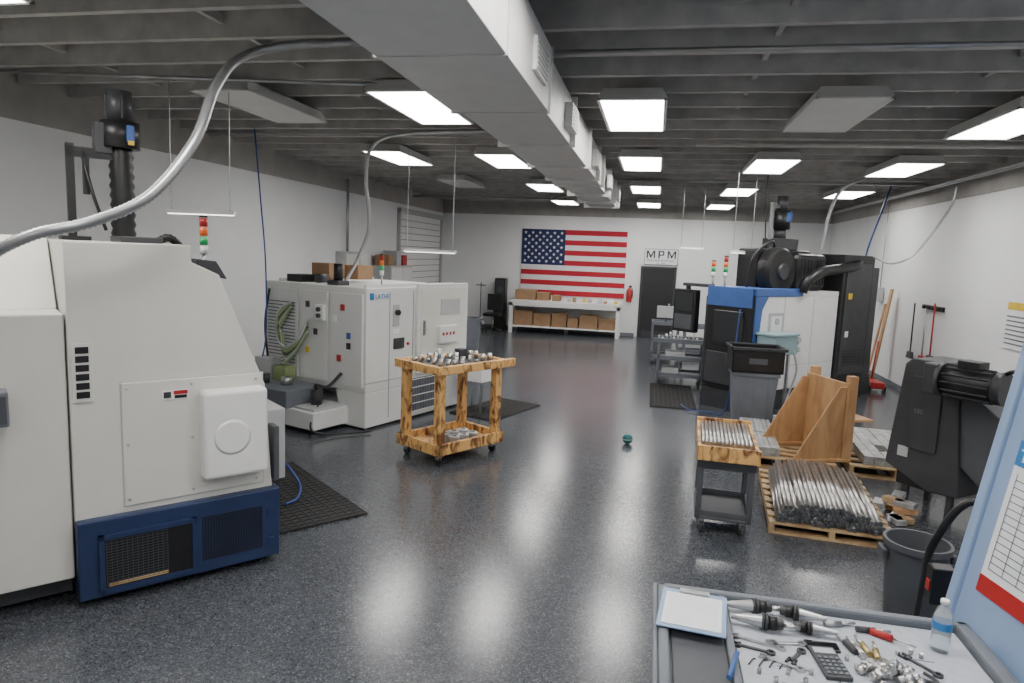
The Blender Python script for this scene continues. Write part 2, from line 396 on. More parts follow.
# ------------------------------------------------------------------ lathe near left
e=empty('cnc_lathe',(-3.39,3.40,0),math.atan2(.776,.632))
prism(e,'end_housing',[(0,.50),(0,2.27),(.70,2.27),(.70,2.16),(.87,2.08),(1.17,1.31),(1.22,.50)],0,2.6,'white')
prism(e,'blue_base',[(0,.05),(0,.56),(1.25,.56),(1.25,.05)],-.06,2.6,'navy','y',.012)
box(e,'rear_housing',-1.35,-.008,.03,2.6,.18,1.84,'white',.012)
prism(e,'rear_upper_housing',[(.35,1.84),(.75,2.29),(2.6,2.29),(2.6,1.84)],-1.35,-.01,'white','x',.01)
box(e,'rear_base',-1.3,-.01,.15,2.5,.05,.20,'char')
box(e,'vent_recess',.13,.66,-.075,-.055,.10,.43,'black',.003)
boxes(e,'vent_frame',[(.11,.68,-.085,-.06,.43,.46),(.11,.68,-.085,-.06,.08,.11),(.11,.14,-.085,-.06,.08,.46),(.65,.68,-.085,-.06,.08,.46)],'navy')
gridlines(e,'vent_grille',.15,.50,.13,.42,-.076,12,16,.0012,'dgrey')
box(e,'vent_filter',.16,.50,-.079,-.075,.12,.14,'pallet',0)
gridlines(e,'perforated_panel',.72,1.12,.14,.44,-.060,22,18,.003,'black',.002)
boxes(e,'base_hinges',[(1.16,1.2,-.075,-.06,.15,.2),(1.16,1.2,-.075,-.06,.36,.41)],'navy')
boxes(e,'service_panel',[(.27,1.15,-.012,0,.60,1.40)],'white',.006)
boxes(e,'panel_gap',[(.265,1.155,-.004,0,.595,1.405)],'lgrey')
sc=[(x,z) for x in (.3,.68,1.1) for z in (.64,1.0,1.36)]
for i,(x,z) in enumerate(sc): cyl(e,'screw_%d'%i,(x,-.012,z),(x,-.017,z),.009,'metal',seg=10)
o=box(e,'bulged_cover',.72,1.14,-.15,-.012,.72,1.32,'whitep',.03); o.modifiers[0].segments=4
cyl(e,'cover_ring',(.90,-.155,1.0),(.90,-.148,1.0),.10,'whitep',.13)
box(e,'louvre_frame',.015,.125,-.008,0,1.30,1.66,'white'); boxes(e,'louvre_slots',[(.035,.105,-.012,-.006,1.325+k*.055,1.365+k*.055) for k in range(6)],'black')
box(e,'warning_label',.50,.66,-.016,-.012,1.27,1.33,'paper',0); box(e,'warning_label_red',.57,.655,-.018,-.016,1.30,1.325,'red',0); box(e,'warning_label_text',.575,.65,-.018,-.016,1.275,1.295,'black',0); box(e,'warning_icon',.51,.555,-.018,-.016,1.28,1.32,'char',0)
box(e,'lower_latch',1.22,1.26,-.03,.1,.6,1.0,'dgrey')
prism(e,'front_cover_rim',[(.74,2.14),(.74,2.18),(.86,2.17),(.93,2.05),(.87,2.06)],.02,1.0,'char')
box(e,'top_slot',.72,.84,.05,1.2,2.10,2.17,'dgrey')
box(e,'conduit_box_front',.35,.6,.3,.7,2.27,2.31,'char')
boxes(e,'feet',[(x,x+.1,y,y+.1,0,.05) for x in (-1.2,.05,1.1) for y in (.1,2.4)],'char')
box(e,'chip_bin',1.24,1.58,.7,1.3,.35,.95,'lgrey',.01)
boxes(e,'chip_bin_legs',[(x,x+.03,y,y+.03,0,.35) for x in (1.26,1.52) for y in (.74,1.24)],'char')
stack(e,.83,.2,2.09,1.0)
box(e,'isolator_box',-.42,-.30,-.12,.03,1.22,1.42,'grey',.01); box(e,'isolator_cover',-.41,-.31,-.13,-.12,1.24,1.40,'dgrey',.004)
x,y=.50,1.10
cyl(e,'mist_collector_drum',(x,y,2.95),(x,y,3.14),.13,'black'); cyl(e,'mist_collector_motor',(x,y,3.14),(x,y,3.36),.085,'char')
boxes(e,'motor_fins',[(x-.1,x+.1,y-.008,y+.008,3.16,3.32),(x-.008,x+.008,y-.1,y+.1,3.16,3.32)],'black')
box(e,'motor_label',x+.02,x+.07,y-.145,y-.12,2.99,3.11,'blue'); box(e,'motor_label_b',x+.025,x+.065,y-.148,y-.144,2.97,3.0,'yellow',0)
box(e,'motor_junction',x-.17,x-.06,y-.06,y+.08,2.90,3.12,'char')
tube(e,'mist_hose',[(x,y-.02,2.26),(x+.0,y-.02,2.6),(x,y,2.96)],.085,'black',corr=.15,seg=18)
boxes(e,'mist_bracket',[(x-.35,x-.30,y-.05,y,2.27,2.95),(x-.35,x-.05,y-.05,y,2.86,2.93),(x-.25,x-.21,y-.05,y,2.6,2.9),(x-.4,x-.22,y-.1,y+.1,2.27,2.30)],'black')
tube(e,'mist_drain',[(x-.25,y,2.9),(x-.2,y-.1,2.6),(x-.12,y-.06,2.35)],.012,'black')
tube(e,'top_hose',[(.62,.6,2.28),(.7,.55,2.31),(.82,.6,2.2)],.03,'black',corr=.15)

e=empty('flexible_conduit')
tube(e,'conduit',[(-3.66,3.08,1.40),(-3.70,3.02,1.62),(-3.74,2.98,1.9),(-3.55,3.0,2.12),(-3.30,3.1,2.29),(-3.10,3.3,2.38),(-2.88,3.5,2.55),(-2.80,3.8,2.91),(-2.90,4.15,3.30),(-2.95,4.5,3.58),(-2.70,4.7,3.72),(-2.13,4.78,3.76),(-1.55,4.8,3.78)],.034,'conduit',corr=.16)

def matt(loc,rot,w,l):
    e=empty('anti_fatigue_mat',loc,rot); box(e,'pad',0,w,0,l,0,.012,'rubber',.004)
    L=[];n=int(w/.07); k=int(l/.07)
    for i in range(n+1): L.append((i*w/n-.006*(i>0),i*w/n+.006*(i<n),0,l,.012,.018))
    for i in range(k+1): L.append((0,w,i*l/k-.006*(i>0),i*l/k+.006*(i<k),.012,.018))
    boxes(e,'ribs',L,'rubber')
A=Vector((-3.39,3.40,0)); s=Vector((.632,.776,0)); t=Vector((-.776,.632,0))
matt(A+s*1.36+t*.38,math.atan2(.776,.632),.82,1.7)
matt((-2.75,9.2,0),math.radians(69.4)-math.pi/2,.75,1.3)
matt((.05,10.75,0),0,.72,2.0)

# ------------------------------------------------------------------ lathe second
e=empty('cnc_lathe',(-3.44,7.83,0),math.atan2(.936,.352))
box(e,'main_housing',.02,2.05,.02,1.9,.48,1.80,'white2',.012)
box(e,'front_skirt',.02,2.05,.02,.30,.03,.48,'white2',.01)
box(e,'rear_skirt',.5,2.0,.30,1.8,.03,.48,'lgrey',.01)
prism(e,'skirt_gusset',[(.3,.03),(.3,.48),(.55,.48),(.42,.03)],.02,.1,'white2','x')
box(e,'cabinet',.95,2.07,-.03,.02,.62,1.84,'white2',.01)
box(e,'cabinet_door',1.0,1.98,-.040,-.03,.70,1.78,'white',.006)
boxes(e,'front_panel_gaps',[(.44,.446,.016,.022,.1,1.75),(.90,.906,.016,.022,.1,1.75),(.02,.9,.016,.022,.60,.606)],'grey')
box(e,'front_window',.50,.62,.008,.02,1.30,1.58,'lgrey'); cyl(e,'emergency_stop',(.56,.0,1.48),(.56,-.04,1.48),.035,'black'); box(e,'label',.50,.62,.008,.012,1.2,1.26,'paper',0)
cyl(e,'estop_red',(.80,-.0,1.05),(.80,.02,1.05),.02,'red')
box(e,'front_screen',.52,.72,.002,.02,1.0,1.14,'char',.004)
boxes(e,'cabinet_handles',[(1.04,1.08,-.06,-.04,1.15,1.35)],'metal',.004); box(e,'cabinet_dark_panel',1.42,1.86,-.045,-.04,1.40,1.62,'lgrey',0)
boxes(e,'bottom_vent',[(.90+k*.035,.915+k*.035,-.004,.02,.10,.56) for k in range(18)],'grey')
boxes(e,'bottom_vent_rows',[(.88,1.54,-.008,.012,.10+k*.11,.11+k*.11) for k in range(5)],'white2')
box(e,'cabinet_control',1.35,1.75,-.10,-.03,1.0,1.25,'white2',.01); boxes(e,'cabinet_buttons',[(1.40+k*.08,1.43+k*.08,-.11,-.10,1.12,1.16) for k in range(4)],'red')
box(e,'side_tray',1.75,2.15,-.55,-.10,.45,.70,'whitep',.01); boxes(e,'side_tray_legs',[(x,x+.03,yy,yy+.03,0,.45) for x in (1.77,2.10) for yy in (-.53,-.15)],'metal')
box(e,'logo_plate',.08,.14,.006,.02,1.66,1.74,'bplastic',0); text(e,'maker_text','LATHE',(.17,.014,1.665),.085,'bplastic',rot=(math.pi/2,0,0))
def side(name,y0,y1,z0,z1,m,d=.012): return box(e,name,-d,.02,y0,y1,z0,z1,m,.003)
side('side_panel_a',.06,.62,.55,1.72,'white2'); side('side_panel_b',.68,1.18,.55,1.72,'white2'); side('side_panel_c',1.24,1.86,.55,1.72,'white2')
boxes(e,'side_louvres',[(-.02,-.008,1.28,1.82,.72+k*.045,.735+k*.045) for k in range(19)],'grey')
box(e,'connector_cover',-.06,0,.70,.84,1.35,1.55,'whitep'); 
for k,z in enumerate((1.41,1.49)): cyl(e,'connector_%d'%k,(-.06,.77,z),(-.09,.77,z),.03,'char')
for k,(yy,z) in enumerate(((.25,1.15),(.25,1.02),(.5,1.35),(1.0,1.5),(1.0,.9),(.36,1.5),(.42,.85),(.85,1.15))): box(e,'side_label_%d'%k,-.02,-.012,yy,yy+.07,z,z+.08,['blue','black','paper','char','yellow','red','red','char'][k],0)
for k in range(7): tube(e,'cable_loop_%d'%k,[(-.06,.98,1.34-k*.03),(-.14,1.08+k*.02,1.08-k*.04),(-.17,1.3,.96-k*.03),(-.13,1.5-k*.02,1.1),(-.1,1.5,1.42-k*.04),(-.06,1.3,1.54-k*.01)],.017,['foam','cableg','cableg','char','cableg','foam','cableg'][k])
tube(e,'black_side_cable',[(-.05,1.75,1.7),(-.1,1.78,1.2),(-.1,1.7,.6)],.015,'black')
box(e,'coolant_tank',-.55,.5,.32,1.95,.06,.28,'white2',.012)
box(e,'chip_tray',-.60,.0,.75,1.95,.28,.50,'grey',.01)
box(e,'lubrication_unit',-.22,-.02,1.55,1.85,.5,.78,'lgrey',.01); box(e,'lubrication_reservoir',-.20,-.04,1.25,1.50,.5,.70,'cableg',.01)
box(e,'tank_lid',-.50,.0,.36,.72,.28,.31,'lgrey'); cyl(e,'pump',(-.25,.60,.31),(-.25,.60,.50),.07,'char'); cyl(e,'pump_b',(-.4,1.4,.50),(-.4,1.4,.62),.06,'char'); cyl(e,'pump_c',(-.3,1.1,.5),(-.3,1.1,.60),.07,'metal')
tube(e,'pump_hose',[(-.25,.60,.5),(-.35,.5,.58),(-.2,.45,.55),(-.02,.4,.7)],.02,'black')
tube(e,'drip_hose',[(-.3,.5,.35),(-.6,.3,.1),(-.35,.1,.03),(.0,-.1,.03)],.012,'black')
boxes(e,'tank_casters',[(-.5,-.44,yy,yy+.06,0,.06) for yy in (.4,1.2,1.85)],'black'); boxes(e,'feet',[(x,x+.1,yy,yy+.1,0,.05) for x in (.1,1.9) for yy in (.1,1.6)],'char')
stack(e,.85,.55,1.80,1.1)
boxes(e,'top_rail',[(.1,1.9,.1,.14,1.80,1.84),(.1,1.9,1.7,1.74,1.80,1.84)],'white2')
box(e,'top_drum_base',.1,.3,.6,.8,1.8,1.86,'char'); cyl(e,'top_motor',(.2,.7,1.86),(.2,.7,2.08),.06,'black')
box(e,'top_box_black',.2,.5,1.4,1.7,1.80,1.90,'black'); cyl(e,'top_roll',(.3,1.2,1.86),(.5,1.25,1.86),.06,'char')
e2=empty('cardboard_boxes',(-3.44,7.83,1.802),math.atan2(.936,.352))
boxes(e2,'boxes',[(.55,.85,1.25,1.6,.04,.26),(.9,1.2,1.05,1.45,.04,.24),(.9,1.15,1.5,1.8,.04,.22)],'card',.004)
e=empty('flexible_conduit')
tube(e,'conduit',[(-4.1,8.65,1.84),(-4.02,8.8,2.1),(-3.85,8.8,2.53),(-3.84,8.75,2.9),(-3.85,8.7,3.19),(-3.75,8.6,3.57),(-3.33,8.45,3.74),(-2.2,8.4,3.78),(-1.5,8.4,3.78)],.027,'conduit',corr=.16)
e=empty('air_hose')
tube(e,'hose',[(-5.30,8.4,3.8),(-5.22,8.4,2.9),(-5.15,8.4,2.0),(-5.10,8.3,1.0),(-5.2,8.2,.4),(-5.0,8.0,.02)],.010,'hose')
e=empty('air_hose')
tube(e,'hose',[A+s*1.45+t*1.32+Vector((0,0,.5)),A+s*1.75+t*1.5+Vector((0,0,.36)),A+s*1.95+t*1.35+Vector((0,0,.06)),A+s*1.8+t*1.0+Vector((0,0,.035)),A+s*1.65+t*.9+Vector((0,0,.035))],.012,'hose')

def hang_lamp(c,rot,l,ztop=3.82):
    e=empty('hanging_led_lamp',c,rot)
    box(e,'body',-l/2,l/2,-.03,.03,0,.035,'whitep'); box(e,'strip',-l/2+.02,l/2-.02,-.02,.02,-.008,0,'led',0)
    for i,x in enumerate((-l/2+.05,l/2-.05)):
        tube(e,'chain_%d'%i,[(x,0,.035),(x,0,(ztop-c[2])/2),(x,0,ztop-c[2])],.008,'metal',corr=.55,seg=6,n=3)
hang_lamp((-4.30,5.9,2.555),math.radians(8),.68)
hang_lamp((-3.04,9.0,2.27),math.radians(-10),.80)
hang_lamp((.70,14.6,2.55),math.radians(60),1.0)
hang_lamp((1.35,11.6,2.45),math.radians(60),.8)

# ------------------------------------------------------------------ wood cart
ux=Vector((.52,.85)).normalized(); ang=math.atan2(ux.y,ux.x)
e=empty('wooden_cart',(-2.13,6.74,0),ang)
Lx,Ly,Zt=1.0,.72,1.09
boxes(e,'legs',[(x,x+.09,y,y+.09,.10,Zt-.05) for x in (.03,Lx-.12) for y in (.03,Ly-.12)],'wood',.006)
box(e,'top_board',0.02,Lx-.02,.02,Ly-.02,Zt-.05,Zt-.02,'wood')
boxes(e,'top_frame',[(-.03,Lx+.14,-.02,.04,Zt-.09,Zt),(-.03,Lx+.14,Ly-.04,Ly+.02,Zt-.09,Zt),(-.03,.03,.04,Ly-.04,Zt-.09,Zt),(Lx-.03,Lx+.03,.04,Ly-.04,Zt-.09,Zt)],'wood',.006)
boxes(e,'bottom_frame',[(0,Lx,0,.05,.12,.24),(0,Lx,Ly-.05,Ly,.12,.24),(0,.05,0,Ly,.12,.24),(Lx-.05,Lx,0,Ly,.12,.24)],'wood',.006)
box(e,'bottom_board',.05,Lx-.05,.05,Ly-.05,.13,.16,'wood')
for i,(x,y) in enumerate(((.08,.08),(Lx-.1,.08),(.08,Ly-.1),(Lx-.1,Ly-.1))):
    cyl(e,'caster_%d'%i,(x-.018,y,.045),(x+.018,y,.045),.045,'black'); box(e,'caster_fork_%d'%i,x-.03,x+.03,y-.025,y+.025,.06,.13,'metal')
e=empty('machined_parts',(-2.13,6.74,0),ang)
L1=[];L2=[]
for i in range(8):
    for j in range(5):
        if random.random()<.85:
            x=.10+i*.105; y=.11+j*.11; r=random.uniform(.02,.034); h=random.uniform(.03,.09)
            L1.append(((x,y,Zt-.016),(x,y,Zt-.016+h),r)); L2.append(((x,y,Zt-.016+h),(x,y,Zt-.014+h),r*.55))
cyls(e,'bushings',L1,'steel',16); cyls(e,'bores',L2,'char')
for i in range(6):
    x=.35+(i%3)*.14; y=.14+(i//3)*.16
    lathe(e,'ring_part_%d'%i,[(.04,0),(.065,0),(.065,.10),(.05,.11),(.035,.11),(.035,.0)],(x,y,.162),'alu',20)
box(e,'inspection_block',.6,.72,.35,.45,Zt-.016,Zt+.10,'char'); cyl(e,'inspection_post',(.42,.5,Zt-.016),(.42,.5,Zt+.10),.03,'alu'); box(e,'parts_mat',.06,.94,.07,.64,Zt-.0195,Zt-.016,'char',0)

e=empty('rubber_ball',(-.2,8.42,.065)); sphere(e,'ball',(0,0,0),.065,'tealball')
lathe(e,'seam',[(.0655,-.004),(.067,0),(.0655,.004)],(0,0,0),'lgrey')

# ------------------------------------------------------------------ mill at right
e=empty('cnc_milling_machine',(1.50,10.72,0),math.atan2(.73,.68))
box(e,'base',.0,3.7,.05,.9,0.,.32,'char',.01)
box(e,'white_side_panel',.0,2.28,.0,.85,.32,1.80,'whitep',.015)
boxes(e,'panel_seams',[(.75,.757,-.004,0,.35,1.78),(1.55,1.557,-.004,0,.35,1.78),(0,2.28,-.004,0,.7,.706)],'lgrey')
box(e,'window_panel',.35,.72,-.02,0,1.15,1.55,'lgrey'); box(e,'window_glass',.40,.67,-.028,-.02,1.2,1.5,'whitep',.01)
cyl(e,'gauge',(.53,-.03,1.42),(.53,-.05,1.42),.05,'lgrey'); cyl(e,'gauge_b',(1.2,-.0,1.1),(1.2,-.03,1.1),.05,'lgrey'); cyl(e,'gauge_c',(1.2,-.0,.95),(1.2,-.03,.95),.04,'lgrey')
box(e,'blue_top_rail',-.02,1.2,-.02,.85,1.80,1.92,'blue',.01)
prism(e,'blue_corner_panel',[(-.02,.34),(-.02,1.80),(.30,1.80),(.16,1.60),(.06,.34)],-.02,-.003,'blue')
box(e,'white_top_cover',1.2,2.28,.0,.85,1.80,1.88,'whitep',.01)
box(e,'dark_end_frame',-.04,0,.0,.85,.32,1.82,'black',.01)
box(e,'end_blue_trim',-.06,-.03,.02,.85,1.62,1.92,'blue',.006)
box(e,'end_window',-.05,-.04,.15,.7,1.0,1.55,'glass'); box(e,'end_lower',-.07,-.04,.1,.8,.4,.9,'char',.01)
box(e,'aisle_enclosure',.1,2.9,.85,1.0,.25,1.75,'char',.015)
box(e,'black_cabinet',2.30,3.30,-.03,1.3,.25,2.50,'black',.015)
box(e,'black_cabinet_rear',3.32,3.75,.1,1.3,.25,2.30,'char',.015)
box(e,'cabinet_door_panel',2.40,3.2,-.045,-.03,.45,2.35,'char',.01)
boxes(e,'cabinet_vents',[(2.5,3.1,-.05,-.045,.6+k*.05,.62+k*.05) for k in range(6)],'black'); box(e,'cabinet_label',2.5,2.62,-.05,-.045,1.75,1.85,'yellow',0); box(e,'cabinet_label_b',2.5,2.6,-.05,-.045,1.1,1.2,'paper',0)
lathe(e,'tool_magazine',[(0,-.12),(.34,-.12),(.38,-.08),(.38,.08),(.34,.12),(0,.12)],(.85,.28,2.18),'black',32,'y')
lathe(e,'tool_magazine_hub',[(0,-.16),(.12,-.16),(.14,-.1),(.14,.1),(0,.1)],(.85,.28,2.18),'char',20,'y')
box(e,'magazine_housing',1.25,2.1,.15,.5,1.88,2.48,'black',.08)
box(e,'spindle_column',.6,2.1,.45,.85,1.88,2.54,'black',.05)
boxes(e,'column_ribs',[(1.35+k*.09,1.37+k*.09,.13,.15,1.98,2.38) for k in range(8)],'char')
box(e,'spindle_motor_mount',1.25,1.75,.5,.85,2.54,2.72,'char'); 
cyl(e,'mist_drum',(1.5,.7,2.88),(1.5,.7,3.18),.15,'black'); cyl(e,'mist_motor',(1.5,.7,3.18),(1.5,.7,3.42),.09,'char'); box(e,'mist_label',1.45,1.55,.53,.56,3.0,3.15,'blue',0)
boxes(e,'mist_frame',[(1.22,1.27,.68,.73,2.7,3.3),(1.22,1.5,.68,.73,3.22,3.27)],'metal'); cyl(e,'mist_outlet',(1.5,.7,2.72),(1.5,.7,2.88),.1,'char')
tube(e,'duct_hose',[(1.15,-.02,1.88),(1.2,-.08,2.06),(1.5,-.12,2.20),(2.1,-.08,2.26),(2.7,-.02,2.33),(2.95,.1,2.42)],.085,'black',corr=.12,seg=18)
tube(e,'black_cable_loop',[(.3,.4,1.92),(.35,.35,2.4),(.7,.3,2.65),(1.1,.5,2.52)],.02,'black')
stack(e,.15,.7,1.90,1.3,('whitep','green','orange','red')); stack(e,-.02,.80,1.90,1.3,('whitep','green','orange'))
box(e,'pendant_arm',.1,.3,1.0,1.5,1.88,1.93,'char'); box(e,'pendant_neck',.18,.24,1.44,1.5,1.80,1.9,'char')
box(e,'control_pendant',.15,.27,1.25,1.72,1.10,1.82,'black',.015); box(e,'pendant_screen',.14,.15,1.3,1.67,1.45,1.78,'glass'); box(e,'pendant_keys',.135,.15,1.3,1.67,1.15,1.4,'dgrey')
box(e,'teal_box',.05,.62,-.36,-.03,.95,1.25,'teal',.015); box(e,'teal_box_lid',.03,.64,-.38,-.02,1.23,1.27,'teal',.01); boxes(e,'teal_arms',[(.1,.14,-.3,-.26,.0,.95),(.5,.54,-.3,-.26,.0,.95)],'metal')
tube(e,'teal_hose',[(.5,-.38,1.0),(.55,-.42,.7),(.4,-.4,.3),(.2,-.5,.04)],.015,'lgrey')
tube(e,'supply_hose',[(-.08,.2,1.6),(-.2,.15,1.0),(-.3,.1,.5),(-.35,.15,.05),(-.5,.3,.03),(-.65,.55,.03),(-.5,.85,.03)],.010,'hose')

trash_can((1.45,9.98,0),h=.80,m='grey',square=True)
e=empty('storage_tote',(1.45,9.98,.805),.05)
boxes(e,'walls',[(-.34,.34,-.26,-.24,.0,.34),(-.34,.34,.24,.26,.0,.34),(-.34,-.32,-.26,.26,.0,.34),(.32,.34,-.26,.26,.0,.34),(-.34,.34,-.26,.26,.0,.02)],'black',.004)
boxes(e,'rim',[(-.37,.37,-.29,-.26,.31,.35),(-.37,.37,.26,.29,.31,.35),(-.37,-.34,-.29,.29,.31,.35),(.34,.37,-.29,.29,.31,.35)],'char',.004); box(e,'label',-.12,.12,-.264,-.26,.12,.2,'dgrey',0)
def ucart(loc,rot,w,l,h,shelves,m='grey',name='utility_cart'):
    e=empty(name,loc,rot)
    zs=[.16+(h-.16)*i/(shelves-1) for i in range(shelves)]
    for i,z in enumerate(zs):
        box(e,'shelf_%d'%i,0,w,0,l,z-.03,z,m,.01)
        boxes(e,'lip_%d'%i,[(0,w,0,.025,z,z+.05),(0,w,l-.025,l,z,z+.05),(0,.025,0,l,z,z+.05),(w-.025,w,0,l,z,z+.05)],m,.006)
    boxes(e,'posts',[(x,x+.05,y,y+.05,.13,h) for x in (.0,w-.05) for y in (.0,l-.05)],m,.01)
    for i,(x,y) in enumerate(((.06,.07),(w-.06,.07),(.06,l-.07),(w-.06,l-.07))):
        cyl(e,'caster_%d'%i,(x-.015,y,.05),(x+.015,y,.05),.05,'char'); box(e,'caster_fork_%d'%i,x-.025,x+.025,y-.02,y+.02,.06,.13,'metal')
    return e,h
e,h=ucart((.14,12.85,0),0,.85,.6,.80,3)
for i in range(10): cyl(e,'tool_%d'%i,(.08+i*.07,.2+.1*(i%2),h),(.08+i*.07,.2+.1*(i%2),h+.06+.05*(i%3)),.022,'steel' if i%2 else 'metal',seg=12)
box(e,'tool_case',.1,.4,.1,.4,.16,.3,'lgrey'); box(e,'tool_case_b',.15,.5,.1,.4,.485,.6,'lgrey')
e,h=ucart((.00,15.2,0),0,.75,.55,.90,3)
box(e,'monitor',.1,.5,.2,.25,h+.12,h+.38,'lgrey'); box(e,'stand',.28,.32,.2,.24,h,h+.14,'char'); box(e,'carton',.5,.7,.1,.4,h,h+.15,'ltblue')
e,h=ucart((.60,16.4,0),0,.7,.5,.75,2,'grey')
box(e,'carton',.1,.4,.1,.4,h,h+.2,'ltblue')

# ------------------------------------------------------------------ cart with rods
e,h=ucart((.46,5.78,0),math.radians(-3),.46,.62,.60,2,'dgrey')
box(e,'top_shelf_edge',-.01,.47,-.01,.63,.585,.66,'dgrey',.01)
e=empty('rod_tray',(.44,5.70,0),math.radians(-3))
boxes(e,'crate',[(0,.5,0,.03,.675,.79),(0,.5,1.07,1.1,.675,.79),(0,.03,0,1.1,.675,.76),(.47,.5,0,1.1,.675,.76),(0,.5,0,1.1,.665,.68),(.03,.47,.16,.18,.68,.74)],'wood',.004)
L=[]
for j in range(3):
    for i in range(13):
        x=.05+i*.033+(.016 if j%2 else 0); y0=.20+random.uniform(0,.02)
        if x<.46: L.append(((x,y0,.70+j*.03),(x,y0+.82,.70+j*.03),.014))
cyls(e,'rods',L,'steel',10)

def pallet(loc,rot,w,l,h=.13):
    e=empty('wooden_pallet',loc,rot)
    boxes(e,'deck_boards',[(0,w,k*(l-.1)/8,k*(l-.1)/8+.1,h-.02,h) for k in range(9)],'pallet',.003)
    boxes(e,'stringers',[(x,x+.045,0,l,.02,h-.02) for x in (0,w/2-.02,w-.045)],'pallet')
    boxes(e,'bottom_boards',[(0,w,y,y+.1,0,.02) for y in (0,l/2-.05,l-.1)],'pallet')
pallet((1.10,5.98,0),math.radians(-5),1.0,1.6,.10)
e=empty('steel_rod_stack',(1.13,6.0,.102),math.radians(-6)); L=[];L2=[]
for n,j in ((22,0),(21,1),(20,2),(17,3),(10,4)):
    for i in range(n):
        x=.04+i*.04+j*.02+(j>3)*.10; y0=random.uniform(-.02,.04); dx=random.uniform(-.006,.006)
        L.append(((x,y0+.01,.021+j*.036),(x+dx,y0+1.45,.021+j*.036),.0178)); L2.append(((x,y0,.021+j*.036),(x,y0+.01,.021+j*.036),.0178))
cyls(e,'rods',L,'steel',12); cyls(e,'rod_ends',L2,'dgrey',12)
pallet((1.10,7.95,0),math.radians(-4),1.0,1.65); pallet((2.25,7.95,0),math.radians(-4),.95,2.0)
def bars(loc,rot,nx,ny,layers,w,l,h,m='alu',jit=.01):
    e=empty('aluminium_bar_stack',loc,rot); L=[]
    for q in range(layers):
        for i in range(nx):
            for j in range(ny):
                if random.random()<.93:
                    x=i*w*1.08+random.uniform(-jit,jit)*.3; y=j*l*1.04+random.uniform(-jit,jit); L.append((x,x+w,y,y+l,q*h*1.02,q*h*1.02+h))
    boxes(e,'bars',L,m,.003)
bars((1.14,8.0,.132),math.radians(-4),7,2,2,.05,.72,.05)
bars((1.62,8.75,.132),math.radians(-4),8,1,3,.05,.80,.05)
bars((2.40,8.0,.132),math.radians(-4),7,5,2,.1,.28,.05)
pallet((3.25,7.9,0),math.radians(-4),.9,1.2)
bars((3.3,8.0,.132),math.radians(-4),7,3,2,.1,.3,.06)
e=empty('wood_scraps',(2.24,6.68,0),.3)
for i in range(10): obox(e,'block_%d'%i,(random.uniform(0,.30),random.uniform(-.15,.22),.03+.055*(i%3)),(.18,.1,.05),['pallet','ply','alu','alu','paper'][i%5],(0,0,random.uniform(0,3)))

e=empty('plywood_material_rack',(1.62,7.80,0),math.radians(22))
prism(e,'gusset_near',[(0,.16),(.58,.16),(.58,.98),(.50,.98)],0,.02,'ply'); prism(e,'gusset_far',[(0,.16),(.58,.16),(.58,.98),(.50,.98)],.7,.72,'ply')
box(e,'back_board',.58,.61,-.02,.74,.14,1.02,'ply'); boxes(e,'posts',[(.61,.70,-.02,.07,.13,1.10),(.61,.70,.65,.74,.13,1.10)],'ply',.004)
boxes(e,'base_rails',[(-.05,.7,-.03,.06,.135,.17),(-.05,.7,.66,.75,.135,.17)],'ply',.004); box(e,'shelf',.61,.95,.0,.72,.58,.61,'ply')

# ------------------------------------------------------------------ chip conveyor
e=empty('chip_conveyor',(2.42,7.15,0),math.radians(-50))
prism(e,'head_housing',[(-.10,.40),(.0,1.40),(.06,1.46),(.40,1.46),(.50,1.30),(.62,.25),(.35,.22)],0,.5,'char','y',.012)
prism(e,'inclined_chute',[(.40,1.20),(.60,1.22),(1.75,.42),(1.75,.12),(1.1,.12),(.50,.60)],.04,.46,'dgrey','y',.012)
box(e,'side_plate',.1,.38,-.02,0,.6,1.3,'char',.01); text(e,'plate_text','180',(.14,-.022,.95),.06,'grey')
box(e,'discharge_chute',.02,.30,.02,.48,.22,.42,'black'); box(e,'warning_label',.02,.12,-.006,0,.5,.6,'lgrey',0)
cyl(e,'motor',(.50,-.20,1.34),(.92,-.20,1.34),.13,'black'); cyl(e,'motor_cap',(.92,-.20,1.34),(.99,-.20,1.34),.138,'char'); cyl(e,'motor_flange',(.46,-.20,1.34),(.50,-.20,1.34),.15,'char')
for k in range(12):
    a=k*math.pi/6; obox(e,'motor_fin_%d'%k,(.71,-.20+.135*math.cos(a),1.34+.135*math.sin(a)),(.38,.010,.025),'char',(a-math.pi/2,0,0))
box(e,'gearbox',.34,.47,-.30,-.02,1.20,1.48,'char',.02); box(e,'motor_terminal',.62,.80,-.28,-.12,1.47,1.54,'black')
boxes(e,'stand_legs',[(.08,.13,.03,.08,0,.45),(.08,.13,.42,.47,0,.45),(.5,.55,.03,.08,0,.4),(1.5,1.55,.03,.08,0,.3),(1.5,1.55,.42,.47,0,.3)],'char')
tube(e,'motor_cable',[(.95,-.20,1.46),(1.08,-.28,1.5),(1.15,-.25,1.3),(1.2,-.1,1.0)],.018,'black')
trash_can((1.80,4.74,0),.19,.54,'dgrey')

